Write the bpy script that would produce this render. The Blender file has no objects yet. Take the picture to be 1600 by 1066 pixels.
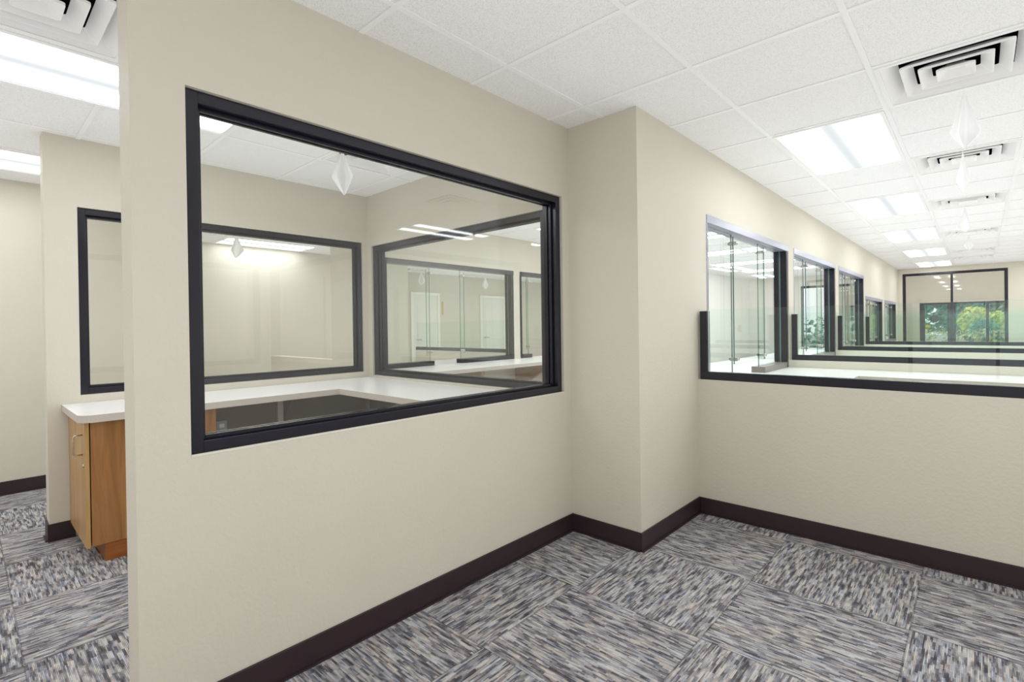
import bpy, bmesh, math, random
from mathutils import Vector, Matrix
random.seed(7)
SC = bpy.context.scene
COL = SC.collection
PI = math.pi
# ------------------------------------------------------------------ layout (metres)
H = 2.455                       # ceiling height
G = .6096                       # ceiling module
GX0, GY0 = .2464, -.8018        # origin of the ceiling grid
gx = lambda k: GX0 + G*k
gy = lambda k: GY0 + G*k
T = .135                        # wall thickness
AE = -2.185                     # free end of the near partition
XB = -2.27                      # face of the second partition
XE = .464                       # face of the long service wall
XF = -2.82                      # lobby face of the opposite service wall
YF = 12.247                     # far wall
XR = 3.42                       # right wall
YS = -6.2                       # rear wall
XL = -7.10                      # outermost left wall
HWY = [.792 + 2.243*k for k in range(5)]   # half walls on the right
HWZ = .886
HWT = .12
CT = .815                       # counter height

# ------------------------------------------------------------------ materials
def newmat(name):
    m = bpy.data.materials.new(name); m.use_nodes = True
    nt = m.node_tree; nt.nodes.clear()
    out = nt.nodes.new('ShaderNodeOutputMaterial')
    return m, nt, out
def node(nt, typ, **kw):
    n = nt.nodes.new(typ)
    for k, v in kw.items():
        if k == 'inp':
            for kk, vv in v.items(): n.inputs[kk].default_value = vv
        else: setattr(n, k, v)
    return n
def math_n(nt, op, a, b=None, c=None):
    n = nt.nodes.new('ShaderNodeMath'); n.operation = op
    for i, v in enumerate((a, b, c)):
        if v is None: continue
        if isinstance(v, (int, float)): n.inputs[i].default_value = v
        else: nt.links.new(v, n.inputs[i])
    return n.outputs[0]
def srgb(r, g, b):
    f = lambda c: (c/255/12.92) if c/255 <= .04045 else ((c/255+.055)/1.055)**2.4
    return (f(r), f(g), f(b), 1)
def simple(name, col, rough=.5, metal=0., bump=None, spec=.5, var=0.):
    m, nt, out = newmat(name)
    b = node(nt, 'ShaderNodeBsdfPrincipled', inp={'Base Color': col, 'Roughness': rough, 'Metallic': metal, 'Specular IOR Level': spec})
    nt.links.new(b.outputs[0], out.inputs[0])
    tc = node(nt, 'ShaderNodeTexCoord')
    if var:
        n = node(nt, 'ShaderNodeTexNoise', inp={'Scale': 3., 'Detail': 3.})
        nt.links.new(tc.outputs['Object'], n.inputs['Vector'])
        mx = node(nt, 'ShaderNodeMix', data_type='RGBA')
        mx.inputs['A'].default_value = tuple(c*(1-var) for c in col[:3]) + (1,)
        mx.inputs['B'].default_value = tuple(min(1, c*(1+var)) for c in col[:3]) + (1,)
        nt.links.new(n.outputs['Fac'], mx.inputs['Factor'])
        nt.links.new(mx.outputs['Result'], b.inputs['Base Color'])
    if bump:
        n = node(nt, 'ShaderNodeTexNoise', inp={'Scale': bump[0], 'Detail': 2., 'Roughness': .5})
        nt.links.new(tc.outputs['Object'], n.inputs['Vector'])
        bp = node(nt, 'ShaderNodeBump', inp={'Strength': bump[1], 'Distance': bump[2]})
        nt.links.new(n.outputs['Fac'], bp.inputs['Height'])
        nt.links.new(bp.outputs[0], b.inputs['Normal'])
    return m

WALLC = (.58, .545, .462, 1)
M_wall = simple('painted_plaster', WALLC, .62, bump=(75, .35, .004), spec=.35, var=.025)
M_wallwhite = simple('white_plaster', (.74, .72, .68, 1), .6, bump=(75, .3, .004), spec=.35)
M_base = simple('plum_vinyl_base', (.030, .0165, .0205, 1), .42, spec=.45, var=.15)
M_frame = simple('dark_frame_paint', (.0065, .0055, .014, 1), .24, spec=.6)
M_header = simple('grey_header', (.28, .285, .36, 1), .28, spec=.8)  # header and edge strip, paler than the dark jambs
M_ledge = simple('ledge_with_sheen', (.20, .175, .16, 1), .35, spec=.6)  # dark frame ledge with its bright reflection put into the colour
M_caulk = simple('cream_caulk', (.66, .63, .55, 1), .6)
M_counter = simple('white_laminate', (.80, .79, .79, 1), .24, spec=.5, var=.02)
M_cedge = simple('beige_laminate_edge', (.50, .45, .40, 1), .35, bump=(220, .2, .002), var=.05)
M_white = simple('white_enamel', (.84, .84, .83, 1), .4)
M_whitegrid = simple('white_grid_metal', (.86, .86, .86, 1), .45)
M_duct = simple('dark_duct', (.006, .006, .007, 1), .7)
M_steel = simple('brushed_steel', (.66, .64, .60, 1), .24, metal=1.)
M_door = simple('pale_door_paint', (.70, .69, .62, 1), .4)
M_doorframe = simple('door_frame_paint', (.78, .76, .66, 1), .4)
M_red = simple('red_plastic', (.55, .05, .05, 1), .4)
M_brk = simple('brown_bracket', (.36, .25, .17, 1), .5)
M_under = simple('under_counter_shade', (.17, .14, .11, 1), .5, var=.06)  # shade under the counter put into the colour of panels and bracket
M_plate = simple('grey_outlet_plate', (.35, .37, .38, 1), .4)
M_yellow = simple('yellow_sticker', (.75, .50, .05, 1), .5)
M_disc = simple('dark_disc', (.03, .035, .04, 1), .6)
M_bark = simple('bark', (.09, .06, .04, 1), .9, bump=(30, .5, .02))
M_asphalt = simple('pavement', (.30, .30, .29, 1), .9, bump=(60, .3, .01))
M_orange = simple('orange_panel', (.62, .34, .08, 1), .5)

def foliage(name, c1, c2):
    m, nt, out = newmat(name)
    b = node(nt, 'ShaderNodeBsdfPrincipled', inp={'Roughness': .6})
    tc = node(nt, 'ShaderNodeTexCoord'); n = node(nt, 'ShaderNodeTexNoise', inp={'Scale': 2.2, 'Detail': 4.})
    nt.links.new(tc.outputs['Object'], n.inputs['Vector'])
    r = node(nt, 'ShaderNodeValToRGB'); r.color_ramp.elements[0].color = c1; r.color_ramp.elements[1].color = c2
    r.color_ramp.elements[0].position = .35; r.color_ramp.elements[1].position = .65
    nt.links.new(n.outputs['Fac'], r.inputs[0]); nt.links.new(r.outputs[0], b.inputs['Base Color'])
    nt.links.new(b.outputs[0], out.inputs[0]); return m
M_leafdark = foliage('dark_leaves', (.05, .14, .10, 1), (.16, .30, .20, 1))
M_leafyellow = foliage('yellow_leaves', (.30, .42, .07, 1), (.62, .62, .14, 1))
M_leafteal = foliage('teal_leaves', (.05, .20, .16, 1), (.13, .38, .27, 1))
M_leafblossom = foliage('blossom_leaves', (.22, .30, .10, 1), (.78, .70, .48, 1))

def glass(name, tint, k=1.0):
    m, nt, out = newmat(name)
    geo = node(nt, 'ShaderNodeNewGeometry')
    ior = math_n(nt, 'MULTIPLY_ADD', geo.outputs['Backfacing'], -.8333, 1.5)
    fr = node(nt, 'ShaderNodeFresnel'); nt.links.new(ior, fr.inputs['IOR'])
    f = math_n(nt, 'MULTIPLY', fr.outputs[0], k)
    tr = node(nt, 'ShaderNodeBsdfTransparent', inp={'Color': tint})
    gl = node(nt, 'ShaderNodeBsdfGlossy', inp={'Roughness': 0.0, 'Color': (1, 1, 1, 1)})
    mx = node(nt, 'ShaderNodeMixShader')
    nt.links.new(f, mx.inputs[0]); nt.links.new(tr.outputs[0], mx.inputs[1]); nt.links.new(gl.outputs[0], mx.inputs[2])
    nt.links.new(mx.outputs[0], out.inputs[0]); return m
M_glass = glass('clear_glass', (.985, .992, .985, 1), .85)
M_gscreen = glass('screen_glass', (.955, .985, .972, 1), .55)
M_gedge = simple('glass_cut_edge', (.13, .20, .18, 1), .2, spec=.8)
M_gedge2 = simple('pale_glass_edge', (.62, .76, .72, 1), .15, spec=.8)

def mat_ceiling():
    m, nt, out = newmat('mineral_ceiling_tile')
    b = node(nt, 'ShaderNodeBsdfPrincipled', inp={'Roughness': .9, 'Specular IOR Level': .1})
    tc = node(nt, 'ShaderNodeTexCoord')
    v = node(nt, 'ShaderNodeTexVoronoi', inp={'Scale': 160.})
    n = node(nt, 'ShaderNodeTexNoise', inp={'Scale': 260., 'Detail': 1.})
    for x in (v, n): nt.links.new(tc.outputs['Object'], x.inputs['Vector'])
    r = node(nt, 'ShaderNodeValToRGB')
    r.color_ramp.elements[0].position = .33; r.color_ramp.elements[0].color = (.70, .70, .69, 1)
    r.color_ramp.elements[1].position = .50; r.color_ramp.elements[1].color = (.85, .85, .845, 1)
    nt.links.new(n.outputs['Fac'], r.inputs[0]); nt.links.new(r.outputs[0], b.inputs['Base Color'])
    bp = node(nt, 'ShaderNodeBump', inp={'Strength': .25, 'Distance': .003})
    nt.links.new(v.outputs['Distance'], bp.inputs['Height']); nt.links.new(bp.outputs[0], b.inputs['Normal'])
    nt.links.new(b.outputs[0], out.inputs[0]); return m
M_ceil = mat_ceiling()

def mat_carpet():
    m, nt, out = newmat('carpet_tiles')
    L = nt.links.new
    b = node(nt, 'ShaderNodeBsdfPrincipled', inp={'Roughness': .95, 'Specular IOR Level': .1})
    tc = node(nt, 'ShaderNodeTexCoord'); sp = node(nt, 'ShaderNodeSeparateXYZ'); L(tc.outputs['Object'], sp.inputs[0])
    S = .61
    X = math_n(nt, 'DIVIDE', math_n(nt, 'SUBTRACT', sp.outputs[0], .41), S)
    Y = math_n(nt, 'DIVIDE', math_n(nt, 'SUBTRACT', sp.outputs[1], .055), S)
    ix = math_n(nt, 'FLOOR', X); iy = math_n(nt, 'FLOOR', Y)
    par = math_n(nt, 'MULTIPLY', math_n(nt, 'FRACT', math_n(nt, 'MULTIPLY', math_n(nt, 'ADD', math_n(nt, 'ADD', ix, iy), 100), .5)), 2)
    fx = math_n(nt, 'FRACT', X); fy = math_n(nt, 'FRACT', Y)
    def mixf(a, c):
        n = node(nt, 'ShaderNodeMix', data_type='FLOAT'); L(par, n.inputs['Factor']); L(a, n.inputs['A']); L(c, n.inputs['B']); return n.outputs['Result']
    # parity 1 -> yarn runs along Y ; parity 0 -> along X
    al = math_n(nt, 'MULTIPLY', mixf(fx, fy), S)
    cr = math_n(nt, 'MULTIPLY', mixf(fy, fx), S)
    cv = node(nt, 'ShaderNodeCombineXYZ'); L(ix, cv.inputs[0]); L(iy, cv.inputs[1])
    wn = node(nt, 'ShaderNodeTexWhiteNoise', noise_dimensions='2D'); L(cv.outputs[0], wn.inputs['Vector'])
    off = math_n(nt, 'MULTIPLY', wn.outputs['Value'], 37.)
    pitch = .0046
    li = math_n(nt, 'FLOOR', math_n(nt, 'DIVIDE', cr, pitch))
    lf = math_n(nt, 'FRACT', math_n(nt, 'DIVIDE', cr, pitch))
    lw = node(nt, 'ShaderNodeTexWhiteNoise', noise_dimensions='2D')
    c2 = node(nt, 'ShaderNodeCombineXYZ'); L(li, c2.inputs[0]); L(off, c2.inputs[1]); L(c2.outputs[0], lw.inputs['Vector'])
    def noise(sa, sl, detail, use_line):
        c = node(nt, 'ShaderNodeCombineXYZ')
        L(math_n(nt, 'ADD', math_n(nt, 'MULTIPLY', al, sa), off), c.inputs[0])
        L(math_n(nt, 'MULTIPLY', li if use_line else cr, sl), c.inputs[1]); L(off, c.inputs[2])
        n = node(nt, 'ShaderNodeTexNoise', inp={'Scale': 1., 'Detail': detail, 'Roughness': .55}); L(c.outputs[0], n.inputs['Vector']); return n.outputs['Fac']
    n1 = noise(12., .80, 1., True)       # long streaks, yarn by yarn
    n2 = noise(22., 3.1, 0., True)
    n3 = noise(14., 55., 0., False)      # clumps
    def dash(lines, length, seed):
        lg = math_n(nt, 'FLOOR', math_n(nt, 'DIVIDE', li, lines))
        c = node(nt, 'ShaderNodeCombineXYZ'); L(lg, c.inputs[0]); L(off, c.inputs[1]); c.inputs[2].default_value = seed
        q = node(nt, 'ShaderNodeTexWhiteNoise', noise_dimensions='3D'); L(c.outputs[0], q.inputs['Vector'])
        sg = math_n(nt, 'FLOOR', math_n(nt, 'ADD', math_n(nt, 'DIVIDE', al, length), math_n(nt, 'MULTIPLY', q.outputs['Value'], 19.)))
        c = node(nt, 'ShaderNodeCombineXYZ'); L(math_n(nt, 'MULTIPLY_ADD', lg, 1.37, off), c.inputs[0]); L(sg, c.inputs[1]); c.inputs[2].default_value = seed + .5
        q = node(nt, 'ShaderNodeTexWhiteNoise', noise_dimensions='3D'); L(c.outputs[0], q.inputs['Vector']); return q.outputs['Value']
    d1 = dash(2, .060, 1.); d2 = dash(1, .034, 5.)
    val = math_n(nt, 'ADD', math_n(nt, 'ADD', math_n(nt, 'MULTIPLY', d1, .21), math_n(nt, 'MULTIPLY', d2, .13)), math_n(nt, 'ADD', math_n(nt, 'MULTIPLY', n1, .38), math_n(nt, 'MULTIPLY', n3, .25)))
    r = node(nt, 'ShaderNodeValToRGB'); cr_ = r.color_ramp
    cols = [(.29, srgb(68, 67, 73)), (.39, srgb(94, 93, 99)), (.46, srgb(126, 125, 130)), (.53, srgb(152, 150, 151)), (.65, srgb(182, 180, 178))]
    cr_.elements[0].position = cols[0][0]; cr_.elements[0].color = cols[0][1]
    cr_.elements[1].position = cols[-1][0]; cr_.elements[1].color = cols[-1][1]
    for p_, c_ in cols[1:-1]:
        e = cr_.elements.new(p_); e.color = c_
    L(val, r.inputs[0])
    # yarn hue: some beige, some blue
    hr = node(nt, 'ShaderNodeValToRGB'); hr.color_ramp.interpolation = 'CONSTANT'
    hr.color_ramp.elements[0].color = (1.01, .98, .945, 1)
    hr.color_ramp.elements[1].position = .5; hr.color_ramp.elements[1].color = (.935, .98, 1.06, 1)
    e = hr.color_ramp.elements.new(.28); e.color = (1.07, .975, .90, 1)
    e = hr.color_ramp.elements.new(.40); e.color = (1, 1, 1, 1)
    e = hr.color_ramp.elements.new(.75); e.color = (1.0, .98, .95, 1)
    L(dash(2, .085, 9.), hr.inputs[0])
    mu = node(nt, 'ShaderNodeMix', data_type='RGBA', blend_type='MULTIPLY'); mu.inputs['Factor'].default_value = 1
    L(r.outputs[0], mu.inputs['A']); L(hr.outputs[0], mu.inputs['B'])
    # grooves between yarns and tile seams
    g1 = math_n(nt, 'ABSOLUTE', math_n(nt, 'SUBTRACT', lf, .5))
    groove = math_n(nt, 'SUBTRACT', 1.12, math_n(nt, 'MULTIPLY', math_n(nt, 'GREATER_THAN', g1, .36), .42))
    ex = math_n(nt, 'ABSOLUTE', math_n(nt, 'SUBTRACT', fx, .5)); ey = math_n(nt, 'ABSOLUTE', math_n(nt, 'SUBTRACT', fy, .5))
    seam = math_n(nt, 'GREATER_THAN', math_n(nt, 'MAXIMUM', ex, ey), .4945)
    dark = math_n(nt, 'MULTIPLY', groove, math_n(nt, 'SUBTRACT', 1., math_n(nt, 'MULTIPLY', seam, .35)))
    cc = node(nt, 'ShaderNodeCombineXYZ')
    for i in range(3): L(dark, cc.inputs[i])
    m2 = node(nt, 'ShaderNodeMix', data_type='RGBA', blend_type='MULTIPLY'); m2.inputs['Factor'].default_value = 1
    L(mu.outputs['Result'], m2.inputs['A']); L(cc.outputs[0], m2.inputs['B'])
    L(m2.outputs['Result'], b.inputs['Base Color'])
    bp = node(nt, 'ShaderNodeBump', inp={'Strength': .5, 'Distance': .003}); L(val, bp.inputs['Height']); L(bp.outputs[0], b.inputs['Normal'])
    L(b.outputs[0], out.inputs[0]); return m
M_carpet = mat_carpet()

def mat_wood(name, axis_scale, c1, c2, c3):
    m, nt, out = newmat(name); L = nt.links.new
    b = node(nt, 'ShaderNodeBsdfPrincipled', inp={'Roughness': .36, 'Specular IOR Level': .45})
    tc = node(nt, 'ShaderNodeTexCoord'); mp = node(nt, 'ShaderNodeMapping'); mp.inputs['Scale'].default_value = axis_scale
    L(tc.outputs['Object'], mp.inputs[0])
    n = node(nt, 'ShaderNodeTexNoise', inp={'Scale': 1., 'Detail': 5., 'Roughness': .6, 'Distortion': .6}); L(mp.outputs[0], n.inputs['Vector'])
    r = node(nt, 'ShaderNodeValToRGB'); r.color_ramp.elements[0].position = .3; r.color_ramp.elements[0].color = c1
    r.color_ramp.elements[1].position = .7; r.color_ramp.elements[1].color = c3
    e = r.color_ramp.elements.new(.5); e.color = c2
    L(n.outputs['Fac'], r.inputs[0]); L(r.outputs[0], b.inputs['Base Color']); L(b.outputs[0], out.inputs[0]); return m
M_wood = mat_wood('oak_veneer', (16, 16, 1.3), srgb(116, 78, 40), srgb(146, 102, 58), srgb(164, 120, 74))
M_woodl = mat_wood('oak_veneer_light', (16, 16, 1.3), srgb(150, 112, 66), srgb(172, 134, 86), srgb(186, 150, 104))
M_woodtoe = mat_wood('oak_toe', (2, 2, 20), srgb(112, 62, 26), srgb(136, 80, 36), srgb(150, 92, 46))

def mat_lens():
    m, nt, out = newmat('light_lens'); L = nt.links.new
    tc = node(nt, 'ShaderNodeTexCoord'); sp = node(nt, 'ShaderNodeSeparateXYZ'); L(tc.outputs['Object'], sp.inputs[0])
    d = math_n(nt, 'ABSOLUTE', math_n(nt, 'SUBTRACT', math_n(nt, 'ABSOLUTE', sp.outputs[0]), .15))
    dd = math_n(nt, 'DIVIDE', d, .057)
    pk = math_n(nt, 'EXPONENT', math_n(nt, 'MULTIPLY', math_n(nt, 'MULTIPLY', dd, dd), -1.))
    st = math_n(nt, 'MULTIPLY_ADD', pk, LENS, .80)
    e = node(nt, 'ShaderNodeEmission'); e.inputs['Color'].default_value = (.93, .975, 1.0, 1)
    L(st, e.inputs['Strength']); L(e.outputs[0], out.inputs[0]); return m
LENS = 13.5
M_lens = mat_lens()

def mat_tissue():
    m, nt, out = newmat('tissue_paper'); L = nt.links.new
    d = node(nt, 'ShaderNodeBsdfDiffuse', inp={'Color': (.9, .9, .9, 1)})
    t = node(nt, 'ShaderNodeBsdfTranslucent', inp={'Color': (.9, .9, .9, 1)})
    mx = node(nt, 'ShaderNodeMixShader'); mx.inputs[0].default_value = .35
    L(d.outputs[0], mx.inputs[1]); L(t.outputs[0], mx.inputs[2]); L(mx.outputs[0], out.inputs[0]); return m
M_tissue = mat_tissue()

# ------------------------------------------------------------------ mesh helpers
class MB:
    """collects boxes / polys, world coordinates"""
    def __init__(s): s.bm = bmesh.new()
    def box(s, x0, x1, y0, y1, z0, z1, bev=0., mi=0, seg=2):
        x0, x1 = min(x0, x1), max(x0, x1); y0, y1 = min(y0, y1), max(y0, y1); z0, z1 = min(z0, z1), max(z0, z1)
        b2 = bmesh.new()
        v = [b2.verts.new((x, y, z)) for x in (x0, x1) for y in (y0, y1) for z in (z0, z1)]
        for q in ((0, 1, 3, 2), (4, 6, 7, 5), (0, 4, 5, 1), (2, 3, 7, 6), (0, 2, 6, 4), (1, 5, 7, 3)):
            b2.faces.new([v[i] for i in q])
        bmesh.ops.recalc_face_normals(b2, faces=b2.faces)
        if bev: bmesh.ops.bevel(b2, geom=list(b2.edges), offset=bev, segments=seg, affect='EDGES', profile=.5)
        s._merge(b2, mi); return s
    def _merge(s, b2, mi=0):
        mp = {}
        for v in b2.verts: mp[v] = s.bm.verts.new(v.co)
        for f in b2.faces:
            nf = s.bm.faces.new([mp[v] for v in f.verts]); nf.material_index = mi if mi is not None else f.material_index; nf.smooth = f.smooth
        b2.free()
    def face(s, pts, mi=0, smooth=False):
        f = s.bm.faces.new([s.bm.verts.new(p) for p in pts]); f.material_index = mi; f.smooth = smooth; return s
    def prism(s, pts2, z0, z1, bev=0., mi_side=0, mi_top=0):
        """extruded polygon in xy, ccw"""
        b2 = bmesh.new()
        lo = [b2.verts.new((x, y, z0)) for x, y in pts2]; hi = [b2.verts.new((x, y, z1)) for x, y in pts2]
        n = len(pts2)
        b2.faces.new(hi).material_index = mi_top; b2.faces.new(lo[::-1]).material_index = mi_side
        for i in range(n): b2.faces.new((lo[i], lo[(i+1) % n], hi[(i+1) % n], hi[i])).material_index = mi_side
        s._merge(b2, None); return s
    def tube(s, pts, r, n=10):
        pts = [Vector(p) for p in pts]; rings = []
        for i, p in enumerate(pts):
            d = (pts[min(i+1, len(pts)-1)] - pts[max(i-1, 0)]).normalized()
            a = d.orthogonal().normalized() if i == 0 else (rings_a - d*rings_a.dot(d)).normalized()
            rings_a = a; b = d.cross(a)
            rings.append([s.bm.verts.new(p + (a*math.cos(t) + b*math.sin(t))*r) for t in [2*PI*k/n for k in range(n)]])
        for i in range(len(rings)-1):
            for k in range(n):
                f = s.bm.faces.new((rings[i][k], rings[i][(k+1) % n], rings[i+1][(k+1) % n], rings[i+1][k])); f.smooth = True
        s.bm.faces.new(rings[0][::-1]); s.bm.faces.new(rings[-1]); return s
    def cyl(s, c, axis, r, h, n=24):
        a = Vector(axis); return s.tube([Vector(c) - a*h/2, Vector(c) + a*h/2], r, n)
    def build(s, name, mats, parent=None, origin=None):
        me = bpy.data.meshes.new(name)
        if not isinstance(mats, (list, tuple)): mats = [mats]
        for m in mats: me.materials.append(m)
        o = Vector((0, 0, 0))
        if parent is not None: o = world_loc(parent)
        if origin is not None: o = Vector(origin)
        s.bm.verts.ensure_lookup_table()
        bmesh.ops.translate(s.bm, verts=s.bm.verts, vec=-o)
        s.bm.to_mesh(me); s.bm.free()
        ob = bpy.data.objects.new(name, me); COL.objects.link(ob)
        if parent is not None:
            ob.parent = parent
            if origin is not None: ob.location = o - world_loc(parent)
        elif origin is not None: ob.location = o
        return ob
def world_loc(o):
    v = Vector(o.location)
    while o.parent: o = o.parent; v += Vector(o.location)
    return v
def tag(o, label=None, cat=None, group=None, kind=None):
    if label: o['label'] = label
    if cat: o['category'] = cat
    if group: o['group'] = group
    if kind: o['kind'] = kind
    return o
def thing(name, label, cat, loc, group=None, kind=None):
    o = bpy.data.objects.new(name, None); COL.objects.link(o); o.location = loc; o.empty_display_size = .1
    return tag(o, label, cat, group, kind)
def struct(name, mb, mats, label=None, cat=None):
    return tag(mb.build(name, mats), label, cat, None, 'structure')
def copy_tree(o, parent=None):
    c = o.copy(); COL.objects.link(c)
    if parent is not None: c.parent = parent
    for ch in list(o.children): copy_tree(ch, c)
    return c

def wall(axis, t0, t1, a0, a1, openings=(), z1=H+.03, z0=0.):
    """wall slab: thickness t0..t1, running a0..a1 along axis, openings (b0,b1,z0,z1)"""
    mb = MB()
    def bx(p, q, za, zb):
        if q - p < 1e-4 or zb - za < 1e-4: return
        if axis == 'y': mb.box(t0, t1, p, q, za, zb)
        else: mb.box(p, q, t0, t1, za, zb)
    cur = a0
    for b0, b1, oz0, oz1 in sorted(openings):
        bx(cur, b0, z0, z1); bx(b0, b1, z0, oz0); bx(b0, b1, oz1, z1); cur = b1
    bx(cur, a1, z0, z1)
    return mb

# ------------------------------------------------------------------ floor, walls
struct('floor', MB().box(XL-.2, XR+.2, YS-.2, YF+.14, -.06, 0), M_carpet, 'grey striped carpet tile floor laid in alternating directions', 'floor')
WA = (-2.040, -.070, .853, 2.032)         # opening of the near partition window (y0,y1,z0,z1)
struct('wall_left', wall('y', -T, 0, AE, 0, [WA]), M_wall, 'beige partition with the large dark framed window nearest the camera', 'wall')
WB = (-2.030, -.050, .864, 2.034)
struct('wall_second', wall('y', XB-T, XB, AE, 0, [WB]), M_wall, 'beige partition behind the near window, with its own dark framed window', 'wall')
WD = (-2.205, -.20, .833, 2.000)
struct('wall_middle', wall('x', 0, T, XF-T, XE, [WD]), M_wall, 'beige cross wall running into the column beside the near window', 'wall')
EO = [(.9615, 3.013, CT-.04, 2.006), (3.2045, 5.256, CT-.04, 2.006), (5.447, 7.499, CT-.04, 2.006), (7.62, 9.67, CT-.04, 1.682), (9.95, 11.86, CT-.04, 1.682)]
struct('wall_service', wall('y', XE-T, XE, T, YF, EO), M_wall, 'long beige wall with the row of service windows', 'wall')
FO = [(.53, 2.585, CT-.04, 2.010), (2.71, 4.77, CT-.04, 2.010), (4.95, 7.0, CT-.04, 2.010)]
struct('wall_opposite', wall('y', XF-T, XF, T, 7.15, FO), M_wall, 'service wall across the lobby', 'wall')
struct('wall_lobby', wall('y', XF-T, XF, 7.15, YF), M_wallwhite, 'white wall of the far part of the lobby', 'wall')
struct('wall_corridor', wall('y', -3.74-T, -3.74, YS, -1.15), M_wall, 'plain beige wall at the left edge of the view', 'wall')
struct('wall_jog', wall('x', -1.15-T, -1.15, -5.87-T, -3.74-T), M_wall, 'plain beige wall behind the second partition', 'wall')
struct('wall_room', wall('y', -5.87-T, -5.87, -1.15, 3.05), M_wall, 'plain beige wall lit by a ceiling light, seen through two windows', 'wall')
struct('wall_step', wall('x', 3.05-T, 3.05, XL, -5.87-T), M_wall, 'short beige return wall', 'wall')
struct('wall_outer', wall('y', XL-T, XL, 3.05-T, YF), M_wall, 'far beige wall with pale doors beyond the lobby', 'wall')
struct('wall_right', wall('y', XR, XR+T, YS, YF), M_wallwhite, 'pale wall on the right side of the room', 'wall')
FW = (.551, 2.300, .70, 2.345)
LW = (-1.55, .10, .05, 2.20)
struct('wall_lobby_end', wall('x', YF, YF+T, XL-T, XE-T, [LW]), M_wallwhite, 'white end wall of the lobby with its glazed front', 'wall')
struct('wall_far', wall('x', YF, YF+T, XE-T, XR+T, [FW]), M_wall, 'far beige end wall with the tall two pane window', 'wall')
RW = (1.0, 3.1, .30, 2.30)  # opening for an added, unseen window that lets in fill daylight
struct('wall_rear', wall('x', YS-T, YS, XL-T, XR+T, [RW]), M_wall, 'beige wall behind the camera', 'wall')
for k, y in enumerate(HWY[:4]):
    struct('wall_half' if k == 0 else 'wall_half.%03d' % k, wall('x', y, y+HWT, XE, 2.78, z1=HWZ), M_wall,
           ['beige half wall nearest the camera under the glass screen', 'second beige half wall behind the counter', 'third beige half wall along the row', 'fourth beige half wall along the row'][k], 'wall')
struct('wall_half.004', wall('x', .40, .40+HWT, -5.42, XF-T, z1=HWZ+.01), M_wall, 'low beige wall with a pale top beyond the second partition', 'wall')
struct('wall_half.005', wall('x', 2.70, 2.70+HWT, -5.2, XF-T, z1=HWZ), M_wall, 'low beige wall beyond the lobby carrying a glass screen', 'wall')

# ------------------------------------------------------------------ baseboards
BH, BT = .104, .009
def base(name, segs, label=None):
    """segs: (axis, face, dir, a0, a1)"""
    mb = MB()
    for ax, f, d, a0, a1 in segs:
        p, q = f, f + d*BT
        if ax == 'y': mb.box(p, q, a0, a1, 0, BH, .003)
        else: mb.box(a0, a1, p, q, 0, BH, .003)
        q2 = f + d*(BT+.010)                   # cove toe
        if ax == 'y': mb.prism([(p, a0), (q2, a0), (q2, a1), (p, a1)] if d > 0 else [(q2, a0), (p, a0), (p, a1), (q2, a1)], 0, .008)
        else: mb.prism([(a0, q2), (a1, q2), (a1, p), (a0, p)] if d < 0 else [(a0, p), (a1, p), (a1, q2), (a0, q2)], 0, .008)
    return struct(name, mb, M_base, label, 'baseboard')
base('baseboard_left', [('y', 0, 1, AE+.02, 0), ('x', 0, -1, 0, XE), ('y', XE, 1, -BT, HWY[0])], 'dark plum baseboard along the near partition and round the column')
base('baseboard_right', [('x', HWY[0], -1, XE+BT, 2.78)], 'dark plum baseboard along the near half wall')
base('baseboard_second', [('y', XB, 1, AE-BT, -2.066), ('x', AE, -1, XB-T, XB), ('y', XB, 1, -.96, -.005), ('x', 0, -1, XB+BT, -T)], 'dark baseboard at the end of the second partition')
base('baseboard_corridor', [('y', -3.74, 1, YS, -1.15)], 'dark baseboard of the wall at the left edge')
base('baseboard_far', [('x', YF, -1, XE, XR), ('y', XR, -1, YS, YF)], 'dark baseboard along the far and right walls')

# ------------------------------------------------------------------ ceiling
occupied = set()
def cells(i0, i1, j0, j1):
    for i in range(i0, i1):
        for j in range(j0, j1): occupied.add((i, j))

def make_light(name, label, i0, i1, j0, j1, group, proto=[None, None]):
    cells(i0, i1, j0, j1)
    cx, cy = (gx(i0)+gx(i1))/2, (gy(j0)+gy(j1))/2
    rot = 0 if (j1-j0) > (i1-i0) else PI/2
    if proto[0] is None:
        t = thing('ceiling_light', label, 'ceiling light', (0, 0, H), group)
        w, l = G/2-.013, G-.013
        fr = MB(); b = .018
        for s in (-1, 1):
            fr.box(s*(w-b), s*w, -l, l, H-.006, H+.012, .002)
            fr.box(-(w-b), w-b, s*(l-b), s*l, H-.006, H+.012, .002)
        fr.box(-w, w, -l, l, H+.095, H+.10)                # housing top
        for s in (-1, 1):
            fr.box(s*(w-.004), s*w, -l, l, H+.012, H+.095); fr.box(-w, w, s*(l-.004), s*l, H+.012, H+.095)
        fr.build('frame', M_white, t)
        ln = MB(); ln.box(-(w-b), w-b, -(l-b), l-b, H+.0005, H+.004)
        ln.build('diffuser', M_lens, t)
        proto[0] = t
    else:
        t = copy_tree(proto[0])
    t.name = 'ceiling_light'
    t.location = (cx, cy, H); t.rotation_euler = (0, 0, rot)
    tag(t, label, 'ceiling light', group)
    return t

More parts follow.
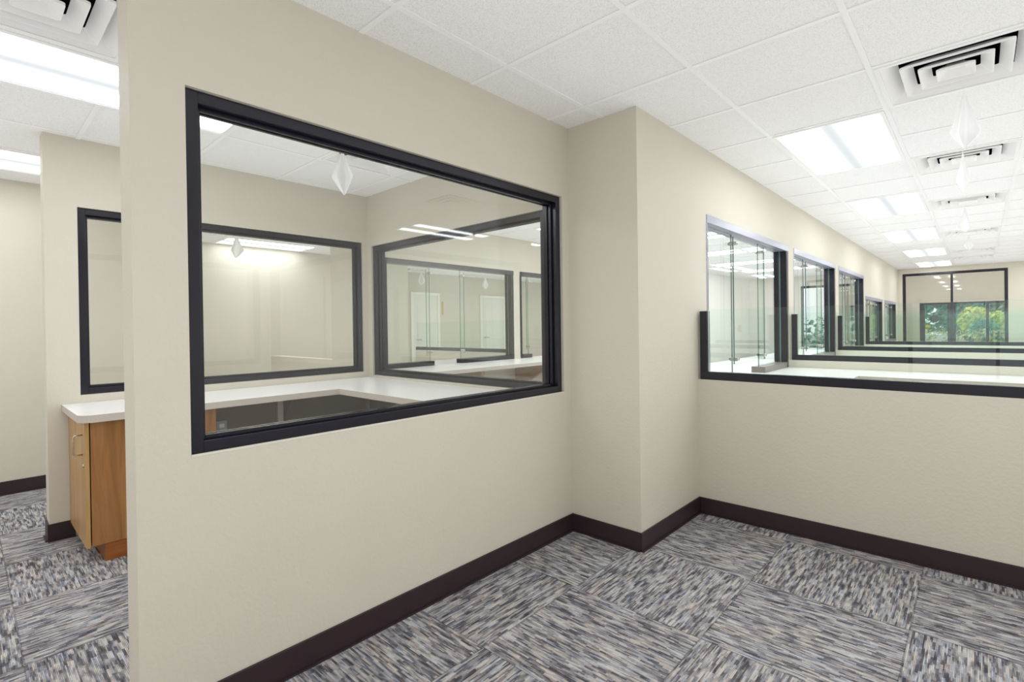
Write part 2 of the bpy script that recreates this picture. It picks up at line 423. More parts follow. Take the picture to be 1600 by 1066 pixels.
def square_ring(mb, a0, z0, a1, z1, th=.004):
    """sloped square blade from half-size a0 at z0 to half-size a1 at z1, mitred, double skinned"""
    def loop(a, z, r):
        pts = []
        for cx, cy, st in ((a-r, a-r, 0), (-(a-r), a-r, PI/2), (-(a-r), -(a-r), PI), (a-r, -(a-r), 3*PI/2)):
            for k in range(4): pts.append((cx + r*math.cos(st + k*PI/6), cy + r*math.sin(st + k*PI/6), z))
        return pts
    L0 = loop(a0, z0, .012); L1 = loop(a1, z1, .012); L2 = loop(a1, z1-.010, .012); L3 = loop(a1-th, z1-.010, .010); L4 = loop(a0-th, z0, .010)
    n = len(L0)
    vs = [[mb.bm.verts.new(p) for p in L] for L in (L0, L1, L2, L3, L4)]
    for a, b in ((0, 1), (1, 2), (2, 3), (3, 4), (4, 0)):
        for k in range(n):
            mb.bm.faces.new((vs[a][k], vs[a][(k+1) % n], vs[b][(k+1) % n], vs[b][k]))

def make_vent(label, i, j, group, proto=[None]):
    cells(i, i+1, j, j+1)
    cx, cy = gx(i)+G/2, gy(j)+G/2
    if proto[0] is None:
        t = thing('ceiling_vent', label, 'ceiling vent', (0, 0, H), group)
        w = G/2-.013
        fr = MB()
        for s in (-1, 1):
            fr.box(s*(w-.022), s*w, -w, w, H-.005, H+.004, .0015); fr.box(-(w-.022), w-.022, s*(w-.022), s*w, H-.005, H+.004, .0015)
        bm_o = [(-1, -1), (1, -1), (1, 1), (-1, 1)]
        a0, a1, z0, z1 = w-.022, w-.084, H, H+.042           # inward rising cone of the frame
        for k in range(4):
            p, q = bm_o[k], bm_o[(k+1) % 4]
            fr.face([(p[0]*a0, p[1]*a0, z0), (q[0]*a0, q[1]*a0, z0), (q[0]*a1, q[1]*a1, z1), (p[0]*a1, p[1]*a1, z1)])
        fr.build('frame', M_white, t)
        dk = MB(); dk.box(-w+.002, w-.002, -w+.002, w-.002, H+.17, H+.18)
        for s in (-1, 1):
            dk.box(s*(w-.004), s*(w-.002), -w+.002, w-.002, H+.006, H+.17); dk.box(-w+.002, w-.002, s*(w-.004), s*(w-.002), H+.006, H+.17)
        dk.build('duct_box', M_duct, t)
        for a, dz in ((.200, 0.), (.135, -.003), (.071, -.006)):
            r = MB(); square_ring(r, a-.043, H+.034+dz, a, H+.006+dz)
            if a < .1: r.box(-(a-.040), a-.040, -(a-.040), a-.040, H+.028+dz, H+.032+dz)
            for v in r.bm.verts: pass
            r.build('louver', M_white, t)
        proto[0] = t
    else: t = copy_tree(proto[0])
    t.name = 'ceiling_vent'
    t.location = (cx, cy, H); tag(t, label, 'ceiling vent', group)
    return t

gA = 'recessed lights in the row beside the service windows'
for k, lb in zip((3, 7, 11, 15, 19), ('largest recessed ceiling light, just past the nearest ceiling vent', 'second recessed ceiling light from the camera in the service window row',
        'third recessed ceiling light from the camera in the service window row', 'fourth recessed ceiling light from the camera, small in the distance', 'farthest recessed ceiling light, close to the far end wall')):
    make_light('ceiling_light', lb, 1, 2, k, k+2, gA)
gB = 'recessed lights in the row along the right wall'
ordn = ['first', 'second', 'third', 'fourth', 'fifth', 'sixth']
for n_, k in enumerate((-5, 3, 7, 11, 15, 19)):  # rearmost light is added unseen behind the camera for frontal light
    make_light('ceiling_light', 'ceiling light beside the right wall, %s of its row from the rear' % ordn[n_], 4, 5, k, k+2, gB)
make_light('ceiling_light', 'long bright ceiling light at upper left, above the opening beside the near partition', -3, -2, -3, -1, 'lights over the staff side')
make_light('ceiling_light', 'bright ceiling light at the left edge, by the plain corridor wall', -6, -5, -4, -2, 'lights over the staff side')
make_light('ceiling_light', 'ceiling light glowing at the top of the second partition window', -10, -9, 1, 3, 'lights over the staff side')
make_light('ceiling_light', 'ceiling light over the far staff area behind the opposite service wall', -8, -7, 7, 9, 'lights over the staff side')
gL = 'crosswise lights in the lobby ceiling'
for n_, j in enumerate((5, 8, 11, 14, 17)):
    make_light('ceiling_light', 'crosswise lobby ceiling light beside the service wall, %s from the cross wall' % ['first', 'second', 'third', 'fourth', 'fifth'][n_], -2, 0, j, j+1, gL)
    make_light('ceiling_light', 'crosswise lobby ceiling light toward the opposite wall, %s from the cross wall' % ['first', 'second', 'third', 'fourth', 'fifth'][n_], -4, -2, j, j+1, gL)
gV = 'square louvred vents in the right hand ceiling row'
for j, lb in zip((2, 5, 8, 12, 16, 18), ('nearest square louvred ceiling vent at upper right', 'second louvred ceiling vent from the camera, behind a hanging tissue', 'third louvred ceiling vent from the camera',
        'fourth louvred ceiling vent from the camera', 'fifth louvred ceiling vent, small in the distance', 'farthest louvred ceiling vent, near the far end wall')):
    make_vent(lb, 2, j, gV)
make_vent('square louvred ceiling vent in the upper left corner', -2, -3, 'vents over the staff side')
make_vent('ceiling vent inside the near enclosure, seen through the near window', -3, 0, 'vents over the staff side')
make_vent('ceiling vent seen beyond the second partition window', -9, 0, 'vents over the staff side')
make_vent('first ceiling vent behind the opposite service wall', -12, 7, 'vents over the staff side')
make_vent('second ceiling vent behind the opposite service wall', -12, 10, 'vents over the staff side')
make_vent('lobby ceiling vent between two crosswise lights', -2, 10, 'vents over the staff side')

ct = MB(); gr = MB()
I0, I1, J0, J1 = -13, 6, -9, 22
for i in range(I0, I1):
    for j in range(J0, J1):
        if (i, j) in occupied: continue
        ct.face([(gx(i), gy(j), H+.004), (gx(i), gy(j+1), H+.004), (gx(i+1), gy(j+1), H+.004), (gx(i+1), gy(j), H+.004)])
        ct.face([(gx(i), gy(j), H+.02), (gx(i+1), gy(j), H+.02), (gx(i+1), gy(j+1), H+.02), (gx(i), gy(j+1), H+.02)])
for i in range(I0, I1+1):
    for j in range(J0, J1):
        if (i, j) in occupied and (i-1, j) in occupied and (i, j) not in () and False: continue
        gr.box(gx(i)-.012, gx(i)+.012, gy(j), gy(j+1), H, H+.0035)
lens_inside = set()
def in_same_light(i, j):   # horizontal bar between (i,j-1) and (i,j) lies inside one lengthwise light
    return (i, j) in long_y
long_y = set(); long_x = set()
for (i0, i1, j0, j1) in [(1, 2, k, k+2) for k in (3, 7, 11, 15, 19)] + [(4, 5, k, k+2) for k in (-5, 3, 7, 11, 15, 19)] + [(-3, -2, -3, -1), (-6, -5, -4, -2), (-10, -9, 1, 3), (-8, -7, 7, 9)]:
    long_y.add((i0, j0+1))
for j in (5, 8, 11, 14, 17): long_x.add((-1, j)); long_x.add((-3, j))
gr.bm.free(); gr = MB()
for i in range(I0, I1+1):
    for j in range(J0, J1):
        if (i, j) in long_x: continue
        gr.box(gx(i)-.012, gx(i)+.012, gy(j), gy(j+1), H, H+.0035)
for j in range(J0, J1+1):
    for i in range(I0, I1):
        if (i, j) in long_y: continue
        gr.box(gx(i)+.012, gx(i+1)-.012, gy(j)-.012, gy(j)+.012, H, H+.0035)
struct('ceiling', ct, M_ceil, 'suspended ceiling of white speckled mineral tiles', 'ceiling')
struct('ceiling_grid', gr, M_whitegrid, 'white metal grid of the suspended ceiling', 'ceiling')

# ------------------------------------------------------------------ windows
def pane_box(mb, axis, t0, t1, a0, a1, z0, z1):
    """glass sheet: material 0 faces, 1 cut edges"""
    b2 = MB()
    if axis == 'y': b2.box(t0, t1, a0, a1, z0, z1)
    else: b2.box(a0, a1, t0, t1, z0, z1)
    b2.bm.normal_update()
    for f in b2.bm.faces:
        n = f.normal; big = abs(n.x) > .9 if axis == 'y' else abs(n.y) > .9
        f.material_index = 0 if big else 1
    mb._merge(b2.bm, None)
def framed_window(name, axis, t0, t1, o, label, front=1, fw=.040, mull=()):
    """fixed window: frame lining a wall opening t0..t1, o=(a0,a1,z0,z1)"""
    a0, a1, z0, z1 = o
    e = .0015
    tf = [t0, t1]; rec = .016
    p0, p1 = t0+rec, t1-rec
    tm = (t0+t1)/2
    base_ = (tm, (a0+a1)/2, z0) if axis == 'y' else ((a0+a1)/2, tm, z0)
    w = thing(name, label, 'window', base_, None, 'structure')
    fr = MB()
    def bx(mb, s0, s1, b0, b1, za, zb, bev=.0015):
        if axis == 'y': mb.box(s0, s1, b0, b1, za, zb, bev)
        else: mb.box(b0, b1, s0, s1, za, zb, bev)
    bx(fr, p0, p1, a0+e, a0+fw, z0+e, z1-e); bx(fr, p0, p1, a1-fw, a1-e, z0+e, z1-e)
    bx(fr, p0, p1, a0+fw, a1-fw, z0+e, z0+fw); bx(fr, p0, p1, a0+fw, a1-fw, z1-fw, z1-e)
    for m_ in mull: bx(fr, p0, p1, m_-fw/2, m_+fw/2, z0+fw, z1-fw)
    fr.build('frame', M_frame, w)
    st = MB()                                             # glazing stops either side of the glass
    for s in (-1, 1):
        c0, c1 = tm+s*.006, tm+s*.022
        bx(st, c0, c1, a0+fw, a0+fw+.014, z0+fw, z1-fw); bx(st, c0, c1, a1-fw-.014, a1-fw, z0+fw, z1-fw)
        bx(st, c0, c1, a0+fw+.014, a1-fw-.014, z0+fw, z0+fw+.014); bx(st, c0, c1, a0+fw+.014, a1-fw-.014, z1-fw-.014, z1-fw)
    st.build('glazing_stop', M_frame, w)
    edges = [a0+fw/1] + [x for m_ in mull for x in (m_-fw/2, m_+fw/2)] + [a1-fw]
    for k in range(0, len(edges), 2):
        pn = MB(); pane_box(pn, axis, tm-.004, tm+.004, edges[k]+.001, edges[k+1]-.001, z0+fw+.001, z1-fw-.001)
        pn.build('pane', [M_glass, M_gedge], w)
    return w
framed_window('window_1', 'y', -T, 0, WA, 'large dark framed fixed window in the near partition')
framed_window('window_2', 'y', XB-T, XB, WB, 'dark framed window in the second partition, seen through the near window and beside the cabinet')
framed_window('window_3', 'x', 0, T, WD, 'dark framed window in the cross wall, seen through the near window')
framed_window('window_4', 'x', YF, YF+T, FW, 'tall dark framed two pane window in the far end wall', mull=(1.412,))
framed_window('window_5', 'x', YF, YF+T, LW, 'tall bright glazed front at the far end of the lobby', mull=(-1.0, -.45))
framed_window('window_6', 'x', YS-T, YS, RW, 'unseen window added behind the camera to let in fill light', mull=(2.05,))
# cream caulk bead round the near window
ck = MB(); a0, a1, z0, z1 = WA
ck.box(-.0095, .0012, a0+.001, a1-.001, z0-.003, z0+.004, .001)
struct('trim_1', ck, M_caulk, 'cream caulk bead round the near window', 'trim')

def service_window(name, axis_face, inner, o, label, hdr=M_header, gap=None):
    """three sheet service window. wall between axis_face (cubicle side face) and inner (lobby face)."""
    a0, a1, z0, z1 = o; s = 1 if axis_face > inner else -1
    z0 = CT
    lo, hi = min(axis_face, inner), max(axis_face, inner)
    e = .0015; fw = .045
    w = thing(name, label, 'service window', ((lo+hi)/2, (a0+a1)/2, z0), None, 'structure')
    cap = MB(); cap.box(lo, hi, a0+e, a1-e, CT-.039, CT, .001); cap.build('counter_cap', M_counter, w)
    f = MB()
    f.box(lo+.01, hi-.006, a0+e, a0+fw, z0, z1-e, .0015); f.box(lo+.01, hi-.006, a1-fw, a1-e, z0, z1-e, .0015)
    f.build('jamb', M_frame, w)
    hd = MB(); hd.box(lo+.004, hi-.004, a0+fw, a1-fw, z1-fw, z1-e, .0015); hd.box(axis_face-s*.012, axis_face+s*.004, a0+e, a1-e, z1-.05, z1+.004, .001)
    hd.build('header', hdr, w)
    jf = MB(); jf.box(axis_face-s*.006, axis_face+s*.003, a0+e-.006, a0+.014, z0+.02, z1-.05, .001); jf.build('edge_trim', hdr, w)
    L = a1-a0
    g0, g1 = gap or (a0+.335*L, a1-.365*L)
    p0, p1 = lo+.012, hi-.008
    c = (lo+hi)/2
    for b0, b1, front in ((a0+fw, g0, g0), (g1, a1-fw, g1)):
        lg = MB(); lg.box(p0, p1, b0, b1, z0, z0+.052, .002); lg.build('sill_ledge', M_ledge if hdr is M_header else M_frame, w)
    ov = .06
    for b0, b1, za, off in ((a0+fw, g0-.02, z0+.053, 0), (g1+.02, a1-fw, z0+.053, 0), (g0-ov-.04, g1+ov-.01, z0+.12, s*.042)):
        g = MB(); pane_box(g, 'y', c+off-.005, c+off+.005, b0+.001, b1-.001, za, z1-fw-.001-(.03 if off else 0))
        gp = g.build('glass_panel', [M_gscreen, M_gedge], w)
        if off:
            for yb in (g0-.035, g1+.035):
                for zc in (za+.035, z1-fw-.075):
                    cl = MB(); cl.box(c-.008, c+off+.009, yb-.014, yb+.014, zc-.014, zc+.014, .003); cl.cyl((c+off*.5, yb, zc), (1, 0, 0), .012, .075, 14)
                    cl.build('clip', M_steel, gp)
    return w
EL = ['nearest service window with three glass sheets, beside the near half wall', 'second service window along the long wall', 'third service window along the long wall',
      'fourth, lower service window along the long wall', 'fifth, lower service window next to the far end wall']
for k, o in enumerate(EO): service_window('window_%d' % (7+k), XE, XE-T, o, EL[k], gap=None if k < 3 else (o[0]+.7, o[1]-.7))
FL = ['first service window across the lobby, seen through the near enclosure', 'second service window across the lobby', 'third service window across the lobby']
for k, o in enumerate(FO): service_window('window_%d' % (12+k), XF, XF-T, o, FL[k], M_frame, gap=(1.21, 1.645) if k == 0 else (o[0]+.26, o[0]+.75) if k == 1 else None)

# ------------------------------------------------------------------ glass screens on the half walls
def screen(label, y, x0, x1, ht=.46, post=True, yth=.05, dirx=1):
    yc = y+HWT/2
    t = thing('glass_screen', label, 'glass screen', ((x0+x1)/2, yc, HWZ), 'glass screens on the half walls')
    y0, y1 = y+.004, y+.05
    f = MB(); f.box(x0, x1, y0, y1, HWZ, HWZ+.052, .002); f.build('rail', M_frame, t)
    if post:
        p = MB(); p.box(x0, x0+.050, y0, y1, HWZ+.052, HWZ+.452, .002); p.build('post', M_frame, t)
    g = MB(); yg = (y0+y1)/2
    pane_box(g, 'x', yg-.005, yg+.005, x0+.051 if post else x0+.002, x1-.002, HWZ+.053, HWZ+ht)
    if post: pane_box(g, 'x', yg-.0045, yg+.0045, x0+.001, x0+.0505, HWZ+.4525, HWZ+ht)
    g.build('pane', [M_gscreen, M_gedge2], t)
    return t
for k, lb in enumerate(('glass screen with dark L shaped frame on the nearest half wall', 'glass screen with dark frame on the second half wall', 'glass screen with dark frame on the third half wall', 'glass screen with dark frame on the fourth half wall')):
    screen(lb, HWY[k], XE+.014, 2.77)
screen('glass screen with a dark rail on the low wall across the lobby', 2.70, -5.2, XF-T-.004, post=False)

# ------------------------------------------------------------------ counters
def counter(label, pts, group=None, legs=()):
    mb = MB(); mb.prism(pts, CT-.040, CT, mi_side=1, mi_top=0)
    cx = sum(p[0] for p in pts)/len(pts); cy = sum(p[1] for p in pts)/len(pts)
    o = mb.build('countertop', [M_counter, M_cedge], None, (cx, cy, CT-.040))
    for (a, b, c, d) in legs:
        p = MB(); p.box(a, b, c, d, 0, CT-.041, .001); p.build('support_panel', M_wood, o, ((a+b)/2, (c+d)/2, 0))
    return tag(o, label, 'countertop', group)
def rounded(c, r, s, e, n=6):
    return [(c[0]+r*math.cos(s+(e-s)*k/n), c[1]+r*math.sin(s+(e-s)*k/n)) for k in range(n+1)]
CX = -1.605
near_counter = counter('white L shaped countertop with rounded end over the oak cabinet, behind the near window',
        [(XB+.002, -2.12)] + rounded((CX-.07, -2.05), .07, -PI/2, 0) + [(CX, -.66), (-T-.003, -.66), (-T-.003, -.002), (XB+.002, -.002)])
lab = ['white L shaped countertop in the first cubicle, behind the nearest glass screen', 'white L shaped countertop in the second cubicle', 'white L shaped countertop in the third cubicle']
for k in range(3):
    ya, yb = HWY[k]+HWT+.003, HWY[k+1]-.003
    counter(lab[k], [(XE+.002, ya), (XE+.66, ya), (XE+.66, yb-.655), (2.77, yb-.655), (2.77, yb), (XE+.002, yb)], 'cubicle countertops', [(2.72, 2.745, yb-.60, yb-.01)])
counter('long white lobby counter under the service windows', [(-.37, .30), (XE-T-.002, .30), (XE-T-.002, 7.55), (-.37, 7.55)], None, [(-.30, XE-T-.02, y_, y_+.03) for y_ in (.6, 4.0, 7.3)])
far_counter = counter('long white lobby counter on the far side, under the opposite service windows', [(XF+.002, .30), (-2.12, .30), (-2.12, 7.0), (XF+.002, 7.0)], None, [(XF+.02, -2.3, y_, y_+.03) for y_ in (6.7,)])
counter('white countertop behind the opposite service windows', [(-3.55, .53), (XF-T-.002, .53), (XF-T-.002, 2.69), (-3.55, 2.69)], None, [(-3.5, XF-T-.02, .6, .63)])
for k, y in enumerate((1.46, 2.62, 3.8)):
    b = MB(); th = .03
    A = [(XF+.001, CT-.041), (-2.28, CT-.041), (-2.28, CT-.10), (XF+.05, CT-.40), (XF+.001, CT-.40)]
    for yy in (-th, th): b.face([(x, y+yy, z) for x, z in (A if yy < 0 else A[::-1])])
    for i in range(5):
        p, q = A[i], A[(i+1) % 5]; b.face([(p[0], y-th, p[1]), (p[0], y+th, p[1]), (q[0], y+th, q[1]), (q[0], y-th, q[1])])
    bmesh.ops.recalc_face_normals(b.bm, faces=b.bm.faces)
    b.build('bracket', M_brk, far_counter, (XF, y, CT-.40))

# oak cabinet under the end of the L counter
cab = thing('base_cabinet', 'oak veneer base cabinet with steel pull under the rounded end of the white counter', 'cabinet', (-1.98, -1.76, 0))
x0, x1, y0, y1 = XB+.004, -1.675, -2.066, -1.455
c = MB()
c.box(x0, x0+.018, y0, y1, .098, .774); c.box(x1-.018, x1, y0, y1, .098, .774, .001); c.box(x0, x1-.018, y0+.003, y1, .098, .116)
c.box(x0+.018, x1-.018, y1-.012, y1, .116, .774); c.box(x0+.018, x1-.018, y0+.003, y1-.012, .745, .774)
c.build('carcass', M_wood, cab)
d = MB(); d.box(x0+.002, x1+.000, y0-.024, y0-.005, .092, .768, .0015); dr = d.build('door', M_woodl, cab)
h = MB(); hx = x1-.075
pts = [(hx, y0-.0245, .695), (hx, y0-.050, .695)] + [(hx, y0-.050-.012*math.sin(t), .695-.012*(1-math.cos(t))) for t in (PI/6, PI/3, PI/2)] + \
      [(hx, y0-.062, .60)] + [(hx, y0-.062+.012*(1-math.cos(t)), .60-.012*math.sin(t)) for t in (PI/6, PI/3, PI/2)] + [(hx, y0-.0245, .588)]
h.tube(pts, .0042, 10); tag(h.build('handle', M_steel, dr), 'bent steel wire pull')
k = MB(); k.cyl((x1-.035, y0-.026, .533), (0, 1, 0), .010, .008, 18); tag(k.build('lock', M_steel, dr), 'round steel lock')
tk = MB(); tk.box(x0, x1-.004, y0+.055, y1, 0, .097, .001); tk.build('toe_kick', M_woodtoe, cab)

# things under the counter of the near enclosure
b = MB()
prof = [(XB+.002, .774), (-1.72, .774), (-1.72, .735)] + [(-2.05+.0+.33*math.cos(t)*1.0, .42+.315*math.sin(t)) for t in [PI/2*(1-k_/6)*0+PI/2-(PI/2)*0 for k_ in range(1)]] + [(-2.16, .735-.11), (-2.22, .50), (XB+.002, .46)]
for yy, rev in ((-.80, False), (-.775, True)):
    f = [(x, yy, z) for x, z in prof]; b.face(f[::-1] if rev else f)
for i in range(len(prof)):
    p, q = prof[i], prof[(i+1) % len(prof)]
    b.face([(p[0], -.80, p[1]), (p[0], -.775, p[1]), (q[0], -.775, q[1]), (q[0], -.80, q[1])])
bmesh.ops.recalc_face_normals(b.bm, faces=b.bm.faces)
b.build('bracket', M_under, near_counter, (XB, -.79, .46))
b = MB(); b.box(XB+.001, XB+.010, -1.452, -.012, .106, .773); b.box(XB+.010, -T-.02, -.010, -.001, .106, .773); b.build('shade_panel', M_under, near_counter)  # added dark panels, painting kneespace shade over the plain wall
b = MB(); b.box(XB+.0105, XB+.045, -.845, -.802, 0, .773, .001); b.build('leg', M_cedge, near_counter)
OX = XB + .0105
o = thing('outlet_plate', 'grey outlet plate on the wall beside the oak cabinet under the counter', 'outlet', (OX, -1.24, .53))
p = MB(); p.box(OX, OX+.006, -1.275, -1.205, .475, .59, .002); p.build('plate', M_plate, o)
p = MB()
for zc in (.555, .51): p.box(OX+.0062, OX+.009, -1.257, -1.223, zc-.014, zc+.014, .003)
p.build('socket', M_white, o)

# ------------------------------------------------------------------ hanging tissues
def make_tissue(label, x, y, ln=.36, w=.19, seed=0, ang=0., lean=(0, 0), group='white tissues hanging from the ceiling vents', kite=.68, zt=H-.006):
    rnd = random.Random(seed)
    mb = MB(); nu, nv = 12, 22
    ph = rnd.random()*6; sk = (rnd.random()-.5)*.5
    grid = []
    for j in range(nv+1):
        v = j/nv; row = []
        if v < kite: ww = .05 + .95*(v/kite)**1.15
        else: ww = 1 - .93*((v-kite)/(1-kite))**1.1
        for i in range(nu+1):
            u = -1 + 2*i/nu
            px = u*ww*w/2 + sk*w*max(0, v-kite)*1.6 + lean[0]*v
            py = .028*math.sin(u*3.6+ph)*min(1, v*1.8)*ww + .012*math.sin(u*9+ph*2)*ww + lean[1]*v + .03*(abs(u))*ww*v
            zz = -v*ln - .03*(1-abs(u))*0 + .02*u*sk*v
            row.append(mb.bm.verts.new((px, py, zz)))
        grid.append(row)
    for j in range(nv):
        for i in range(nu):
            f = mb.bm.faces.new((grid[j][i], grid[j][i+1], grid[j+1][i+1], grid[j+1][i])); f.smooth = True
    o = mb.build('hanging_tissue', M_tissue)
    o.location = (x, y, zt); o.rotation_euler = (0, 0, ang)
    return tag(o, label, 'tissue', group)
TA = .74
make_tissue('largest white tissue hanging from the far edge of the nearest ceiling vent', 1.795, gy(3)-.012, .30, .155, 3, TA, kite=.74)
make_tissue('white tissue hanging in front of the second ceiling vent', 1.768, gy(5)+.012, .29, .14, 8, TA+.5, kite=.72)
make_tissue('white tissue hanging from the far edge of the third ceiling vent', 1.745, gy(9)-.012, .26, .15, 5, TA, kite=.8)
make_tissue('small white tissue hanging from the fourth ceiling vent', 1.75, gy(13)-.012, .21, .14, 11, TA)
make_tissue('white tissue hanging inside the near enclosure, seen through the near window', -1.275, gy(0)+.014, .30, .15, 21, TA, kite=.6)
make_tissue('pale tissue hanging before the light at the top of the second partition window', -4.90, gy(1)-.012, .30, .17, 31, TA)
make_tissue('left small tissue seen through the first service window across the lobby', -6.80, gy(8)-.012, .30, .16, 41, TA)
make_tissue('right small tissue seen through the first service window across the lobby', -6.74, gy(11)-.012, .30, .16, 43, TA)

# ------------------------------------------------------------------ doors and fittings on far walls
def plain_door(name, label, axis, face, sgn, a0, a1, h, mat=M_door):
    t = thing(name, label, 'door', (face, (a0+a1)/2, 0) if axis == 'y' else ((a0+a1)/2, face, 0), None, 'structure')
    def bx(mb, d0, d1, p, q, z0, z1, bv=.002):
        if axis == 'y': mb.box(face+sgn*d0, face+sgn*d1, p, q, z0, z1, bv)
        else: mb.box(p, q, face+sgn*d0, face+sgn*d1, z0, z1, bv)
    f = MB(); bx(f, 0, .03, a0-.06, a0, 0, h+.06); bx(f, 0, .03, a1, a1+.06, 0, h+.06); bx(f, 0, .03, a0, a1, h, h+.06); f.build('door_frame', M_doorframe, t)
    d = MB(); bx(d, 0, .018, a0+.003, a1-.003, .005, h-.003)
    w = a1-a0
    for z0, z1 in ((.2, .95), (1.05, h-.2)): bx(d, .018, .023, a0+.16*w, a1-.16*w, z0, z1)
    dd = d.build('leaf', mat, t)
    k = MB(); kx = a0+.07
    if axis == 'y': k.cyl((face+sgn*.045, kx, 1.0), (1, 0, 0), .012, .05, 14); k.tube([(face+sgn*.07, kx, 1.0), (face+sgn*.07, kx+.11, 1.0)], .009)
    else: k.cyl((kx, face+sgn*.045, 1.0), (0, 1, 0), .012, .05, 14); k.tube([(kx, face+sgn*.07, 1.0), (kx+.11, face+sgn*.07, 1.0)], .009)
    k.build('handle', M_steel, dd)
    return t
plain_door('door_1', 'pale door in the far wall beyond the lobby', 'y', XL, 1, 4.05, 4.72, 1.97)
plain_door('door_2', 'second pale door in the far wall beyond the lobby', 'y', XL, 1, 6.10, 6.86, 1.97)
plain_door('door_3', 'pale door on the right wall, mirrored in the nearest service window', 'y', XR, -1, 10.80, 11.42, 2.1)
plain_door('door_4', 'pale door on the right wall toward the far corner', 'y', XR, -1, 11.56, 12.16, 2.1)
o = thing('fire_alarm', 'small red fire alarm pull box on the pale right wall', 'alarm', (XR, 10.56, 1.12))
p = MB(); p.box(XR-.045, XR, 10.49, 10.63, 1.05, 1.22, .006); p.build('housing', M_red, o)
p = MB(); p.box(XR-.055, XR-.0455, 10.52, 10.60, 1.10, 1.125, .002); p.build('pull_bar', M_white, o)
o = MB(); o.box(XL+.001, XL+.012, 4.86, 4.90, 1.55, 1.85, .002)
tag(o.build('wall_sign', M_orange, None, (XL, 4.88, 1.7)), 'narrow orange panel beside the first door beyond the lobby', 'sign')

# ------------------------------------------------------------------ room and garden beyond the far window
Y2 = 20.0; H2 = 3.45
struct('floor.001', MB().box(-.6, 4.2, YF+T+.001, Y2+.12, -.06, 0), M_carpet, 'floor of the room beyond the far window', 'floor')
struct('wall_beyond', MB().box(-.6-T, -.6, YF+T, Y2+.12, 0, H2), M_wall, 'side wall of the room beyond the far window', 'wall')
struct('wall_beyond.001', MB().box(4.2, 4.2+T, YF+T, Y2+.12, 0, H2), M_wall, 'second side wall of the room beyond the far window', 'wall')
struct('ceiling.001', MB().box(-.6-T, 4.2+T, YF+T, Y2+.12, H2, H2+.05), M_ceil, 'ceiling of the room beyond the far window', 'ceiling')
OX0, OX1, OZ = .34, 2.95, 1.875
struct('wall_exterior', wall('x', Y2, Y2+.12, -.6, 4.2, [(OX0, OX1, .0, OZ)], z1=H2), M_wall, 'outer wall beyond the far window with the garden doors', 'wall')
dw = thing('door_5', 'dark framed glazed garden doors beyond the far window', 'door', ((OX0+OX1)/2, Y2+.06, 0), None, 'structure')
f = MB(); a, b_ = Y2+.02, Y2+.10
for xx0, xx1 in ((OX0, OX0+.14), (1.07, 1.28), (2.02, 2.09), (OX1-.12, OX1)): f.box(xx0, xx1, a, b_, 0, OZ-.06, .003)
f.box(OX0, OX1, a, b_, OZ-.06, OZ, .003); f.box(OX0+.14, 1.07, a, b_, 0, .10, .003); f.box(1.28, 2.02, a, b_, 0, .10, .003); f.box(2.09, OX1-.12, a, b_, 0, .10, .003)
f.build('frame', M_frame, dw)
for xx0, xx1 in ((OX0+.14, 1.07), (1.28, 2.02), (2.09, OX1-.12)):
    g = MB(); pane_box(g, 'x', Y2+.056, Y2+.062, xx0+.001, xx1-.001, .101, OZ-.061); g.build('pane', [M_glass, M_gedge], dw)
o = MB(); o.cyl((.735, Y2+.05, 1.335), (0, 1, 0), .125, .008, 32)
tag(o.build('door_sign', M_disc, None, (.735, Y2+.05, 1.335)), 'round dark sign on the glass of the garden door', 'sign')
o = MB(); o.box(.49, .63, Y2+.047, Y2+.055, 1.03, 1.12)
tag(o.build('sticker', M_yellow, None, (.56, Y2+.05, 1.08)), 'yellow sticker on the glass left of the round sign', 'sticker')

struct('ground', MB().box(-30, 30, Y2+.13, 60, -.12, -.03), M_asphalt, 'pavement outside', 'ground')
def leafball(mb, c, r, n, size, rnd):
    for _ in range(n):
        while True:
            v = Vector((rnd.uniform(-1, 1), rnd.uniform(-1, 1), rnd.uniform(-1, 1)))
            if .05 < v.length < 1: break
        v = v.normalized()*(v.length**.4)
        p = Vector(c) + Vector((v.x*r[0], v.y*r[1], v.z*r[2]))
        a = Vector((rnd.uniform(-1, 1), rnd.uniform(-1, 1), rnd.uniform(-1, 1))).normalized(); b = a.orthogonal().normalized(); cc = a.cross(b)
        s = size*rnd.uniform(.6, 1.3)
        mb.face([p-b*s, p-cc*s*.5, p+b*s, p+cc*s*.5])
def tree(label, x, y, h, r, mat, seed, trunk=True, name='tree', group='trees outside the garden doors', n=2200, size=.13):
    rnd = random.Random(seed)
    t = thing(name, label, 'tree', (x, y, -.03), group)
    if trunk:
        b = MB(); b.tube([(x, y, -.03), (x+.05, y, h*.35), (x-.04, y, h*.7)], .09, 10); b.build('trunk', M_bark, t)
    m = MB()
    for k_ in range(5):
        leafball(m, (x+rnd.uniform(-.5, .5)*r, y+rnd.uniform(-.4, .4)*r, h*.58+rnd.uniform(-.28, .28)*h), (r*.62, r*.55, h*.26), n//5, size, rnd)
    m.build('crown', mat, t)
    return t
tree('dark green tree at the left behind the garden doors', -1.3, 29.0, 3.4, 1.5, M_leafdark, 1, n=3000)
tree('bluish green tree behind the round sign', .75, 32.8, 3.8, 1.5, M_leafteal, 2, n=3400, size=.15)
tree('yellow green tree in the middle of the garden doors', 2.05, 27.6, 2.3, .85, M_leafyellow, 3)
tree('teal green bush below the yellow tree', 2.0, 25.2, 1.25, .6, M_leafteal, 4)
tree('dark green tree at the right behind the garden doors', 4.9, 30.3, 3.6, 1.6, M_leafdark, 5, n=3000)
tree('tall dark tree filling the gap behind the yellow tree', 3.0, 37.0, 4.6, 1.9, M_leafdark, 6, n=3800, size=.17)
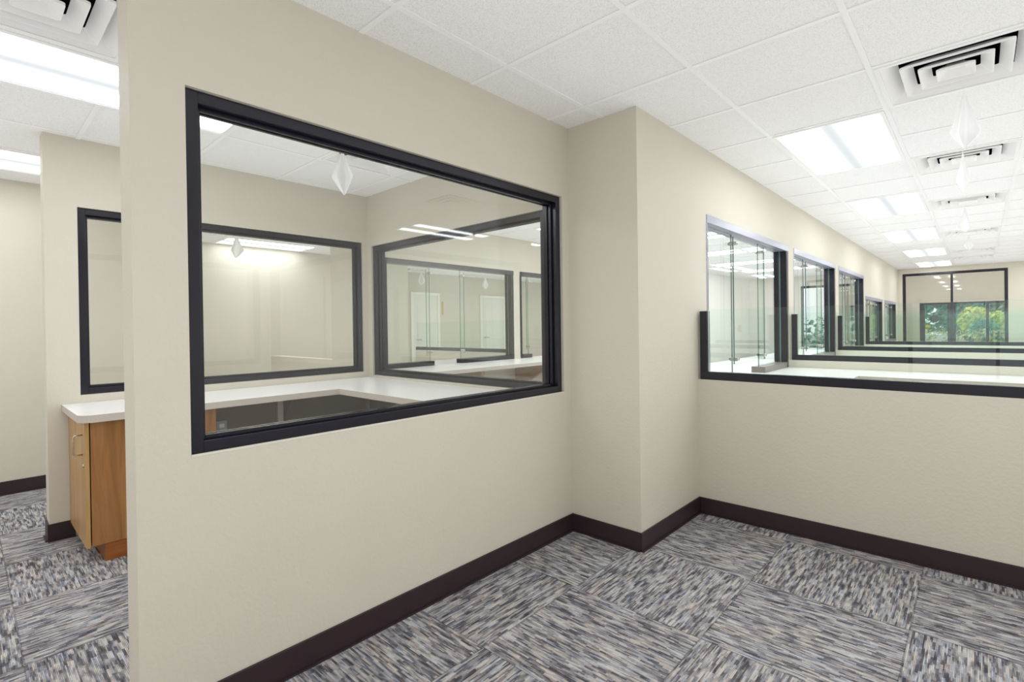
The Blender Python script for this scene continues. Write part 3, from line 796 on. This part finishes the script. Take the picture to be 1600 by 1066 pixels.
tree('dim tree farthest away behind the round sign', -1.2, 38.0, 4.6, 1.9, M_leafdark, 7, n=3800, size=.17)
m = MB(); rnd = random.Random(9)
for k_ in range(16): leafball(m, (-2.2+k_*.42, 23.6+rnd.uniform(-.15, .15), .45), (.36, .3, .48), 170, .06, rnd)
tag(m.build('flowering_hedge', M_leafblossom), 'pale flowering hedge along the bottom of the garden doors', 'hedge', None, 'stuff')
m = MB()
for k_ in range(14): leafball(m, (-7.2+k_*.42, 17.4+rnd.uniform(-.15, .15), .7), (.42, .35, .75), 160, .08, rnd)
tag(m.build('green_hedge', M_leafteal), 'green hedge outside the lobby glass front', 'hedge', None, 'stuff')
struct('ground.001', MB().box(-30, -.76, YF+T+.001, Y2+.129, -.12, -.03), M_asphalt, 'pavement outside the lobby', 'ground')

# ------------------------------------------------------------------ world, camera, renderer
w = bpy.data.worlds.new('sky'); SC.world = w; w.use_nodes = True
nt = w.node_tree; nt.nodes.clear()
wo = nt.nodes.new('ShaderNodeOutputWorld'); bg = nt.nodes.new('ShaderNodeBackground')
bg.inputs['Color'].default_value = (.93, .97, 1.0, 1); bg.inputs['Strength'].default_value = 1.25
nt.links.new(bg.outputs[0], wo.inputs[0])
w.light_settings.ao_factor = .46; w.light_settings.distance = 1.5
cy = SC.cycles
try:
    cy.use_fast_gi = True; cy.fast_gi_method = 'ADD'
except Exception: pass
cy.max_bounces = 10; cy.diffuse_bounces = 5; cy.glossy_bounces = 6; cy.transparent_max_bounces = 64; cy.transmission_bounces = 6
cy.caustics_reflective = False; cy.caustics_refractive = False; cy.sample_clamp_indirect = 6.
cy.use_denoising = True; cy.use_adaptive_sampling = True; cy.adaptive_threshold = .02
SC.view_settings.view_transform = 'Standard'; SC.view_settings.look = 'None'
SC.view_settings.exposure = .10; SC.view_settings.gamma = 1.

cam = bpy.data.cameras.new('camera'); co = bpy.data.objects.new('camera', cam); COL.objects.link(co)
yaw, pit, rol, f_px = .7435, -.0058, -.0139, 793.02
fw = Vector((-math.sin(yaw)*math.cos(pit), math.cos(yaw)*math.cos(pit), math.sin(pit)))
r = Vector((math.cos(yaw), math.sin(yaw), 0)); u = r.cross(fw)
r2 = r*math.cos(rol) + u*math.sin(rol); u2 = r2.cross(fw)
mw = Matrix((( r2.x, u2.x, -fw.x), (r2.y, u2.y, -fw.y), (r2.z, u2.z, -fw.z))).to_4x4()
mw.translation = Vector((1.8433, -2.5322, 1.2509)); co.matrix_world = mw
cam.sensor_width = 36.; cam.lens = f_px/1600*36; cam.shift_y = -17.37/1600; cam.clip_start = .05; cam.clip_end = 200
SC.camera = co
